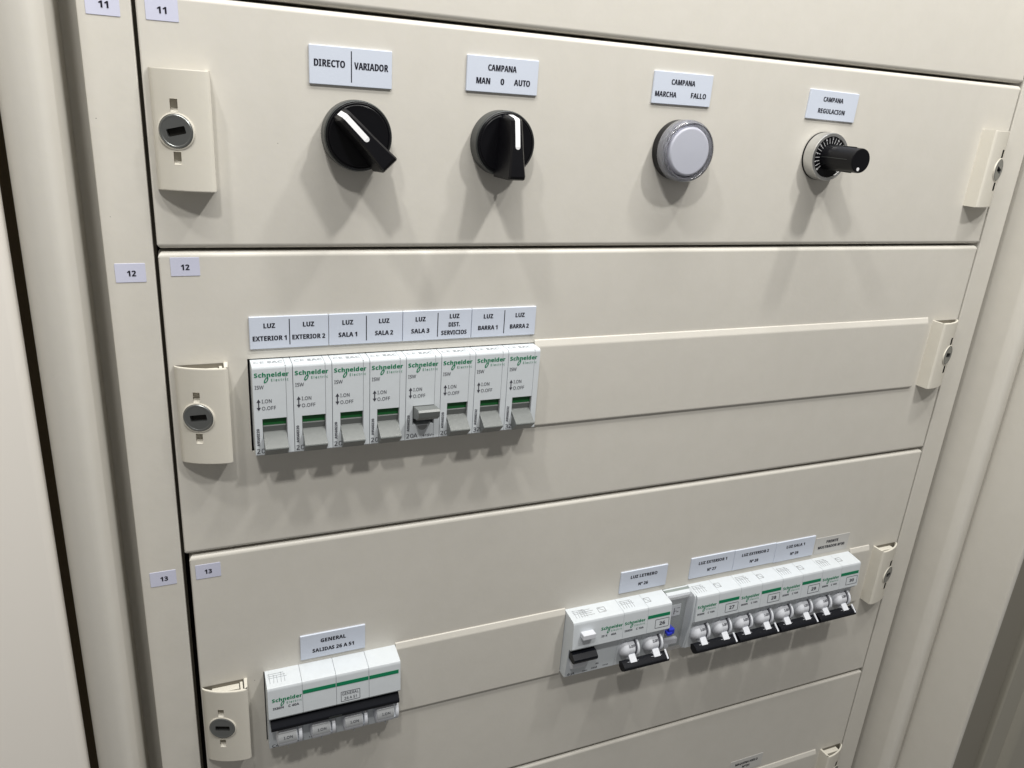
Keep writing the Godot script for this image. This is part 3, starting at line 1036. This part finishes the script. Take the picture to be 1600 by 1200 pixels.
func main_breaker(x: float) -> void:
	var o := thing("main_breaker", "four pole breaker with one long dark handle bar, lower left of the row", "circuit breaker", Vector3(x + 36.0, -229.5, 0))
	for k in 4:
		var s := Mb.new()
		s.draw_out("x", breaker_outline(), -35.9 + 18.0 * k, -18.1 + 18.0 * k)
		part("pole", s, "white", o)
	var g := Mb.new()
	for k in 3:
		g.box(-18.25 + 18.0 * k, -44.6, -20, -17.95 + 18.0 * k, 0.4, 7.6)
	g.draw_out("x", poly([-0.2, 11.4, -0.6, 12.4, -18.0, 13.8, -22, 9, -30, 9]), -18.2, -17.9, 1.0)
	part("joint", g, "tag_grey", o)
	var t := Mb.new()
	var p := Mb.new()
	logo(t, -33.8, -8.9, 15.4, 0)
	for k in 3:
		t.box(-17.8 + 18.0 * k, -7.5, -0.05, -0.3 + 18.0 * k - (0.9 if k == 2 else 0.0), -5.2, 0.12)
	on_front(t)
	part("maker_mark", t, "green", o)
	write(p, "IK60N", -30.8, -12.9, 1.4, 5.6, 0, true)
	write(p, "C 40A", -22.8, -12.9, 1.4, 5.6, 0, true)
	write(p, "GENERAL", 7.6, -13.2, 1.7, 9.0, 0, false)
	write(p, "26 A 51", 7.6, -16.2, 1.7, 6.8, 0, false)
	frame(p, 2.5, -17.9, 12.8, -11.8, 0.25, 0)
	on_front(p)
	write(p, "C40", -31.6, -43.0, 2.1, 5.6, 8.5, false)
	write(p, "400V~", -21.0, -43.2, 0.8, 3.6, 8.5, false)
	write(p, "10000 3", -11.0, -42.6, 0.8, 7.5, 8.55, false)
	part("lettering", p, "print", o)
	top_print(o, -27.5, false)
	# rounded drums under the bar, turned up, each with a grey tag
	for k in 4:
		var xc := -26.6 + 18.0 * k
		var s := Mb.new()
		round_drum(s, false)
		var d := part("toggle_drum", s, "drum_white", o, Vector3(xc, -35.0, 9.6))
		s = Mb.new()
		var pts := []
		for i in 7:
			var a := deg_to_rad(50.0 - 9.0 * i)
			pts.append_array([6.15 * sin(a), 6.15 * cos(a)])
		for i in 7:
			var a := deg_to_rad(-4.0 + 9.0 * i)
			pts.append_array([5.8 * sin(a), 5.8 * cos(a)])
		s.draw_out("x", poly(pts), -4.9, 4.6, 20.0)
		part("tag", s, "tag_grey", d)
		s = Mb.new()
		var b2 := Basis(Vector3.RIGHT, -deg_to_rad(22))
		write(s, "I.ON", 0.2, 0, 1.3, 4.6, 0.0, false)
		s.turn(Transform3D(b2, b2 * Vector3(0, 0, 6.17)))
		part("lettering", s, "ink", d)
		s = Mb.new()
		s.box(-0.12, -5.2, 3.0, 0.12, -1.4, 5.2)
		part("parting_line", s, "faint", d)
		s = Mb.new()
		s.lathe(prof([6.4, -0.9, 7.0, -0.9, 7.2, -0.4, 7.2, 0.5, 6.9, 0.9, 6.3, 0.9]), 0, 0, 36, 40)
		s.turn(Transform3D(Basis(Vector3.UP, PI / 2), Vector3(xc + 6.9, -35.0, 7.6)))
		part("collar", s, "drum_white", o)
	var s3 := Mb.new()
	s3.draw_out("x", poly([-22.0, 11.0, -22.4, 12.9, -24.8, 14.9, -25.4, 15.2, -27.1, 15.0, -27.7, 14.3, -27.4, 12.0, -26.4, 9.0]), -35.0, 35.2, 20.0)
	var bar := part("handle_bar", s3, "bar", o)
	s3 = Mb.new()
	for k in 3:
		s3.box(-4.6, -27.0 + 0.55 * k, 14.0, 2.6, -26.8 + 0.55 * k, 15.3)
	part("finger_ridge", s3, "bezel", bar)


func residual_device(x: float) -> void:
	var o := thing("residual_current_breaker", "white two module device with square test button and short black toggle", "circuit breaker", Vector3(x + 18.0, -229.5, 0))
	var s := Mb.new()
	s.draw_out("x", breaker_outline(), -17.9, 17.92)
	part("body", s, "white", o)
	s = Mb.new()
	s.slab(-8.3, -8.9, 8.8, 3.7, 13.0, 17.6, 0.5, 0.5)
	part("test_button", s, "drum_white", o)
	var t := Mb.new()
	logo(t, 2.0, -9.3, 15.4, 0)
	on_front(t)
	part("maker_mark", t, "green", o)
	s = Mb.new()
	write(s, "ID K", 4.6, -13.7, 1.35, 4.2, 0, true)
	write(s, "40A", 11.2, -13.7, 1.35, 3.8, 0, true)
	on_front(s)
	write(s, "40A", -13.6, -42.8, 2.0, 5.4, 8.5, false)
	write(s, "30mA", 3.4, -42.0, 1.4, 4.6, 8.55, false)
	write(s, "400V~", -3.4, -42.8, 1.0, 3.8, 8.5, false)
	write(s, "3000A", 11.6, -41.8, 1.0, 4.2, 8.55, false)
	write(s, "AC", 5.0, -38.8, 1.2, 2.4, 8.9, false)
	part("lettering", s, "print", o)
	top_print(o, -7.5, false)
	s = Mb.new()
	frame(s, 2.0, -2.0, 7.0, 2.0, 0.35, 0.0)
	line(s, 2.6, 1.6, 6.4, -1.6, 0.35, 0.0)
	for k in 4:
		line(s, -11.0, 2.6 - k * 1.6, -3.0 + (k % 2) * 1.6, 2.6 - k * 1.6, 0.3, 0.0)
	s.turn(Transform3D(Basis(Vector3.RIGHT, -deg_to_rad(83.5)), Vector3(0.5, 0.72, 6.2)))
	part("top_lettering", s, "tag_grey", o)
	s = Mb.new()
	round_drum(s, false)
	part("toggle_drum", s, "drum_white", o, Vector3(-10.2, -32.4, 7.2))
	s = Mb.new()
	s.draw_out("x", poly([-22.4, 10.0, -22.8, 14.2, -25.0, 17.2, -26.4, 17.4, -28.0, 16.6, -28.6, 14.8, -28.0, 9.0]), -17.2, -0.4, 22.0)
	part("toggle", s, "bar", o)


func contact_module(x: float, w: float) -> void:
	var o := thing("auxiliary_module", "narrow module under a clear cover with a blue lever, between the white breakers", "module", Vector3(x + w / 2, -229.5, 0))
	var h := w / 2
	var s := Mb.new()
	s.draw_out("x", poly([1.2, -30, 1.2, 3.0, 0.4, 6.0, -4.0, 6.2, -4.4, 4.4, -30, 4.0, -45, 3.4, -45, -30]), -h + 0.2, h - 0.2)
	var body := part("body", s, "board", o)
	s = Mb.new()
	s.draw_out("x", poly([1.3, 0.5, 0.8, 5.6, 0.2, 6.4, -1.4, 6.8, -1.4, 5.6, 0.0, 5.0, 0.3, 0.5]), -h + 0.2, h - 1.2, 30)
	s.draw_out("x", poly([1.3, 0.2, 0.4, 10.4, -0.4, 11.4, -2.0, 11.8, -20.0, 12.4, -44.0, 8.0, -45, 6.5, -45, 0.2]), h - 1.1, h - 0.1, 30)
	part("hood", s, "white", o)
	s = Mb.new()
	s.draw_out("x", poly([0.6, 6.8, -0.2, 10.2, -3.4, 10.8, -18.0, 11.6, -43.0, 7.6, -44.8, 6.8, -44.8, 6.0, -43.2, 6.8, -18.2, 10.7, -3.4, 10.0, -0.8, 9.4, 0.0, 6.6]), -h + 0.3, h - 1.2, 30)
	part("clear_cover", s, "clear", o)
	s = Mb.new()
	s.slab(-h + 3.6, -24.2, 4.4, 4.2, 3.6, 12.6, 0.6, 0.5)
	s.slab(-h + 1.8, -25.4, 3.6, 2.2, 3.6, 13.2, 0.4, 0.4)
	part("blue_lever", s, "blue", o)
	s = Mb.new()
	s.slab(0.6, -14.0, 7.4, 9.0, 3.9, 4.7, 0.3, 0.2)
	part("sticker", s, "white", body)
	s = Mb.new()
	line(s, -0.8, -12.0, -0.8, -17.0, 0.8, 4.7)
	line(s, 1.0, -12.4, 3.6, -12.4, 0.5, 4.7)
	line(s, 1.0, -15.4, 2.8, -15.4, 0.7, 4.7)
	line(s, -0.8, -15.4, 1.0, -14.0, 0.5, 4.7)
	write(s, "C 10A", -1.6, -34.5, 1.3, 5.8, 4.0, true)
	part("lettering", s, "print", body)
	s = Mb.new()
	s.slab(-0.8, -38.6, 11.0, 4.6, 2.0, 6.0, 0.6, 0.6)
	s.lathe(prof([1.8, 4, 1.8, 6.6, 0, 6.8]), -4.2, -41.0, 16)
	part("spring_block", s, "drum_white", body)


func blanking_strip(label: String, x0: float, x1: float, y: float, h: float) -> void:
	var o := thing("blanking_strip", label, "cover strip", Vector3((x0 + x1) / 2, y, 0), "cream strips closing the openings")
	var w := (x1 - x0) / 2
	var s := Mb.new()
	var p := poly([h / 2, -3, h / 2, 0.3, h / 2 - 0.3, 0.65, h / 2 - 3.0, 1.65, h / 2 - 3.6, 1.8, h / 2 - 4.2, 1.85, -h / 2 + 1.5, 1.6, -h / 2 + 0.6, 1.3, -h / 2 + 0.1, 0.7, -h / 2, 0.3, -h / 2, -3])
	s.draw_out("x", p, -w, w, 28.0)
	part("strip", s, "paint", o)


func unseen_downlight(x: float, z: float, y: float, power: float) -> void:  # lamp out of view, placed to light the plates and cast their shadows
	var o := Node3D.new()
	o.name = numbered("unseen_ceiling_lamp")
	add_child(o)
	o.position = Vector3(x, y + FLOOR, z) * MM
	o.set_meta("kind", "structure")
	var s := Mb.new()
	var p := prof([45, 0, 52, 0, 52, 6, 46, 40, 0, 40])
	s.lathe(p, 0, 0, 32)
	s.turn(Transform3D(Basis(Vector3.RIGHT, -PI / 2), Vector3.ZERO))
	part("housing", s, "white", o)
	var glow := StandardMaterial3D.new()
	glow.albedo_color = Color(0.9, 0.9, 0.9)
	glow.emission_enabled = true
	glow.emission = Color(1, 0.99, 0.97)
	glow.emission_energy_multiplier = 2.0
	mats["glow"] = glow
	s = Mb.new()
	s.lathe(prof([45, 2, 0, 2]), 0, 0, 32)
	s.turn(Transform3D(Basis(Vector3.RIGHT, PI / 2), Vector3(0, 4, 0)))
	part("diffuser", s, "glow", o)
	var l := SpotLight3D.new()
	l.name = "lamp_light"
	l.light_color = Color(1.0, 0.992, 0.975)
	l.light_energy = power
	l.light_size = 0.025
	l.spot_range = 8.0
	l.spot_attenuation = 2.0
	l.spot_angle = 82.0
	l.spot_angle_attenuation = 0.6
	l.shadow_enabled = true
	o.add_child(l)
	l.position = Vector3(0, -0.045, 0)
	l.rotation.x = -PI / 2


func fill_panel(x: float, z: float, y: float, w: float, d: float, power: float) -> void:  # added overhead fill, soft light that fades down the plates
	var o := Node3D.new()
	o.name = numbered("added_fill_panel")
	add_child(o)
	o.position = Vector3(x, y + FLOOR, z) * MM
	o.set_meta("kind", "structure")
	var s := Mb.new()
	s.slab(0, 0, w + 20, d + 20, 0, 12, 2, 1)
	s.turn(Transform3D(Basis(Vector3.RIGHT, -PI / 2), Vector3(0, 2, 0)))
	part("housing", s, "white", o)
	s = Mb.new()
	s.face(Mb.rect(-w / 2, -d / 2, w / 2, d / 2), 0)
	s.turn(Transform3D(Basis(Vector3.RIGHT, PI / 2), Vector3.ZERO))
	part("diffuser", s, "glow", o)
	var l := AreaLight3D.new()
	l.name = "fill_light"
	l.light_color = Color(1.0, 0.992, 0.975)
	l.light_energy = power
	l.area_size = Vector2(w, d) * MM
	l.area_range = 8.0
	l.shadow_enabled = true
	o.add_child(l)
	l.position = Vector3(0, -0.004, 0)
	l.rotation.x = -PI / 2


func _ready() -> void:
	rng.seed = 7
	# camera
	var cam := Camera3D.new()
	cam.name = "camera"
	cam.fov = 52.737
	cam.near = 0.01
	cam.far = 20.0
	add_child(cam)
	cam.transform = Transform3D(Basis(Vector3(0.92142766, 0.06704839, 0.38272128), Vector3(0.07339006, 0.93723613, -0.34088463), Vector3(-0.38155598, 0.34218846, 0.85867461)).orthonormalized(), Vector3(7.40887, 69.13897 + FLOOR, 357.07) * MM)
	cam.current = true
	# the air of the room: a dim even surround, no sky
	var e := Environment.new()
	e.background_mode = Environment.BG_COLOR
	e.background_color = lin(0.165, 0.161, 0.155)
	e.tonemap_mode = Environment.TONE_MAPPER_LINEAR
	e.tonemap_exposure = 1.07
	e.sdfgi_enabled = true
	e.ssao_enabled = true
	e.ssil_enabled = true
	var w := WorldEnvironment.new()
	w.name = "surround"
	w.environment = e
	add_child(w)
	make_materials()
	# four small unseen ceiling lamps, two rows of two, overhead to cast the shadows
	unseen_downlight(-85, 492, 700, 0.225)
	unseen_downlight(430, 492, 700, 0.255)
	unseen_downlight(-150, 246, 700, 0.15)
	unseen_downlight(454, 246, 700, 0.16)
	fill_panel(200, 170, 700, 400, 200, 0.28)  # added fill light above the plates

	cabinet()
	neighbours()

	# plates
	var plate := front_plate("plain cream plate along the top edge, above the plate with the knobs", 100, 300)
	plate = front_plate("cream plate carrying two selectors, a white lamp and a dial", 0, 100)
	specks(plate, [49.0, 45.6, 0.16])
	plate = front_plate("cream plate with eight white switches in its long opening", -150, 0, Mb.rect(32.0, -97.6, 464.0, -50.4))
	plate = front_plate("cream plate with the breakers and a plain strip between them", -350, -150, Mb.rect(31.8, -276.4, 464.0, -228.4), 0.2)
	specks(plate, [27.2, -232.6, 0.2])
	plate = front_plate("lowest cream plate, mostly below the picture, with a short strip", -550, -350, PackedVector2Array(), 0.2)

	# locks
	lock("top left cream lock with shiny barrel, key slot turned upwards at its right", 48.9, false, deg_to_rad(14), false)
	lock("cream lock left of the eight switches with nearly level key slot", -74.6, false, deg_to_rad(8), true)
	lock("bottom left cream lock with open top, beside the four pole breaker", -253.2, false, 0.0, true)
	lock("top right cream lock on the end of the plate with the dial", 48.9, true, deg_to_rad(-20), false)
	lock("cream lock at the right end of the long plain strip", -74.6, true, deg_to_rad(-10), true)
	lock("cream lock right of the rightmost breaker, with a small hollow top", -251.6, true, deg_to_rad(-10), true)
	lock("lowest right cream lock, only its open top in view", -450.0, true, 0.0, true)

	# strips over the unused parts of the openings
	blanking_strip("long plain cream strip right of the eight switches", 177.2, 468.8, -73.9, 50.0)
	blanking_strip("plain cream strip between the four pole breaker and the right breaker group", 104.5, 213.2, -251.9, 50.0)
	blanking_strip("tiny end of cream strip right of the rightmost breaker", 449.8, 468.8, -251.0, 50.0)
	blanking_strip("short cream strip at the bottom edge of the picture near the lowest lock", 390.0, 468.2, -449.2, 50.0)

	# top row
	selector("black selector under DIRECTO VARIADOR, its white mark pointing up left", 81.9, 50.4, deg_to_rad(44))
	selector("black selector under MAN 0 AUTO, its white mark pointing straight up", 150.5, 50.2, 0.0)
	pilot_lamp(250.5, 51.0)
	dial(347.9, 51.6)

	label_plate("white label reading DIRECTO and VARIADOR with a line between", 80.3, 78.1, [["DIRECTO", -9.2, 0.9, 2.75, 12.9], ["VARIADOR", 8.6, 0.7, 2.75, 14.7]], true)
	label_plate("white label reading CAMPANA MAN 0 AUTO over the second selector", 150.1, 79.9, [["CAMPANA", -0.5, 3.0, 2.6, 14.0], ["MAN", -9.6, -2.8, 2.6, 6.7], ["0", -0.2, -2.7, 2.6, 1.7], ["AUTO", 9.7, -2.6, 2.6, 8.0]], false)
	label_plate("white label reading CAMPANA MARCHA FALLO over the white lamp", 248.9, 80.7, [["CAMPANA", -0.2, 3.0, 2.5, 14.2], ["MARCHA", -9.9, -3.0, 2.5, 12.7], ["FALLO", 9.9, -2.7, 2.5, 9.2]], false)
	label_plate("white label reading CAMPANA REGULACION over the dial", 349.4, 78.6, [["CAMPANA", -0.5, 3.1, 2.4, 14.4], ["REGULACION", -0.3, -3.0, 2.4, 19.4]], false, deg_to_rad(-1.2))

	# middle row
	var rows := [[["LUZ", "EXTERIOR 1"], ["LUZ", "EXTERIOR 2"]], [["LUZ", "SALA 1"], ["LUZ", "SALA 2"]], [["LUZ", "SALA 3"], ["LUZ", "DIST.", "SERVICIOS"]], [["LUZ", "BARRA 1"], ["LUZ", "BARRA 2"]]]
	var wide := {"LUZ": 5.1, "EXTERIOR 1": 15.0, "EXTERIOR 2": 15.0, "SALA 1": 8.8, "SALA 2": 8.8, "SALA 3": 9.2, "DIST.": 5.9, "SERVICIOS": 13.4, "BARRA 1": 10.6, "BARRA 2": 10.6}
	var told := ["white label reading LUZ EXTERIOR 1 and LUZ EXTERIOR 2", "white label reading LUZ SALA 1 and LUZ SALA 2", "white label reading LUZ SALA 3 and LUZ DIST. SERVICIOS", "white label reading LUZ BARRA 1 and LUZ BARRA 2"]
	for k in 4:
		var fields := []
		for half in 2:
			var words: Array = rows[k][half]
			for i in words.size():
				var yy: float = [3.4, -2.6][i] if words.size() == 2 else [4.3, 0.0, -4.2][i]
				fields.append([words[i], (-8.9 if half == 0 else 8.7), yy, 2.2, wide[words[i]]])
		label_plate(told[k], 51.2 + 35.85 * k, -38.0, fields, true, 0.0, "engraved", 35.6, 15.3)
	var switches := ["leftmost of the eight white switches, under LUZ EXTERIOR 1, lever down", "second white switch from the left, under LUZ EXTERIOR 2, lever down", "third white switch from the left, under LUZ SALA 1, lever down", "white switch just left of the one with its lever up, under LUZ SALA 2", "white switch with its grey lever up, the only one of the eight", "white switch under LUZ DIST. SERVICIOS, lever down, marked 20", "white switch next to the rightmost one, under LUZ BARRA 1, marked 32", "rightmost of the eight white switches, under LUZ BARRA 2, marked 32"]
	for k in 8:
		grey_switch(switches[k], 41.9 + 18.0 * k, k == 4, "32" if k > 5 else "20")

	# lower row
	main_breaker(32.3)
	residual_device(213.4)
	two_pole("two pole breaker numbered 26, left of the clear module", 249.4, "26")
	contact_module(285.5, 19.6)
	two_pole("two pole breaker numbered 27, right of the clear module", 305.2, "27")
	two_pole("second breaker right of the clear module, numbered 28", 341.2, "28")
	two_pole("breaker just left of the rightmost one, numbered 29", 377.2, "29")
	two_pole("rightmost two pole breaker, numbered 30", 413.2, "30")

	label_plate("white label reading GENERAL SALIDAS 26 A 51 over the four pole breaker", 69.2, -217.4, [["GENERAL", 0.0, 3.0, 2.3, 13.6], ["SALIDAS 26 A 51", 0.0, -2.9, 2.3, 22.6]], false, 0.0, "engraved", 35.4, 15.6)
	label_plate("white label reading LUZ LETRERO Nº 26", 269.1, -216.0, [["LUZ LETRERO", -0.3, 3.2, 2.2, 20.0], ["Nº 26", -0.2, -3.0, 2.2, 7.2]], false, 0.0, "engraved", 35.3, 15.8)
	label_plate("first of three joined white labels, reading LUZ EXTERIOR 1 Nº 27", 323.0, -215.6, [["LUZ EXTERIOR 1", 0.0, 3.2, 2.2, 23.0], ["Nº 27", 0.0, -3.0, 2.2, 7.2]], false, 0.0, "engraved", 35.5, 15.9)
	label_plate("middle one of three joined white labels, reading LUZ EXTERIOR 2 Nº 28", 358.8, -215.8, [["LUZ EXTERIOR 2", 0.0, 3.2, 2.2, 23.0], ["Nº 28", 0.0, -3.0, 2.2, 7.2]], false, 0.0, "engraved", 35.5, 15.9)
	label_plate("last of three joined white labels, reading LUZ SALA 1 Nº 29", 394.6, -216.2, [["LUZ SALA 1", 0.0, 3.2, 2.2, 16.4], ["Nº 29", 0.0, -3.0, 2.2, 7.2]], false, 0.0, "engraved", 35.6, 16.0)
	label_plate("greyish film label reading FRENTE MOSTRADOR Nº 30", 430.0, -218.2, [["FRENTE", 0.0, 2.6, 2.2, 11.0], ["MOSTRADOR Nº30", 0.0, -1.6, 2.2, 25.0]], false, 0.0, "tape", 32.0, 13.5, 0.25, "film labels")
	label_plate("film label with small print MAQUINA HIELO near the bottom edge", 394.0, -415.0, [["MAQUINA HIELO", 0.0, 2.0, 2.2, 22.0], ["Nº31", 0.0, -1.9, 2.2, 7.0]], false, 0.0, "tape", 32.0, 13.0, 0.25, "film labels")

	# number stickers: one on the post and one on the plate at each row
	var stickers := [["11", "topmost paper sticker on the left post, numbered 11", -12.95, 93.2], ["11", "small paper sticker numbered 11 on the plate with the knobs", 7.5, 93.2], ["12", "middle paper sticker on the left post, numbered 12", -12.7, -9.3], ["12", "small paper sticker numbered 12 on the plate with the switches", 8.7, -7.0], ["13", "lowest paper sticker on the left post, numbered 13", -12.1, -160.3], ["13", "small paper sticker numbered 13 on the plate with the breakers", 8.4, -159.9]]
	for q in stickers:
		label_plate(q[1], q[2], q[3], [[q[0], 0.0 if q[2] > 0 else 0.4, -0.2, 2.4, 3.3]], false, deg_to_rad(rng.randf_range(-0.6, 0.6)), "paper", 11.7, 8.1, 0.2, "numbered paper stickers")
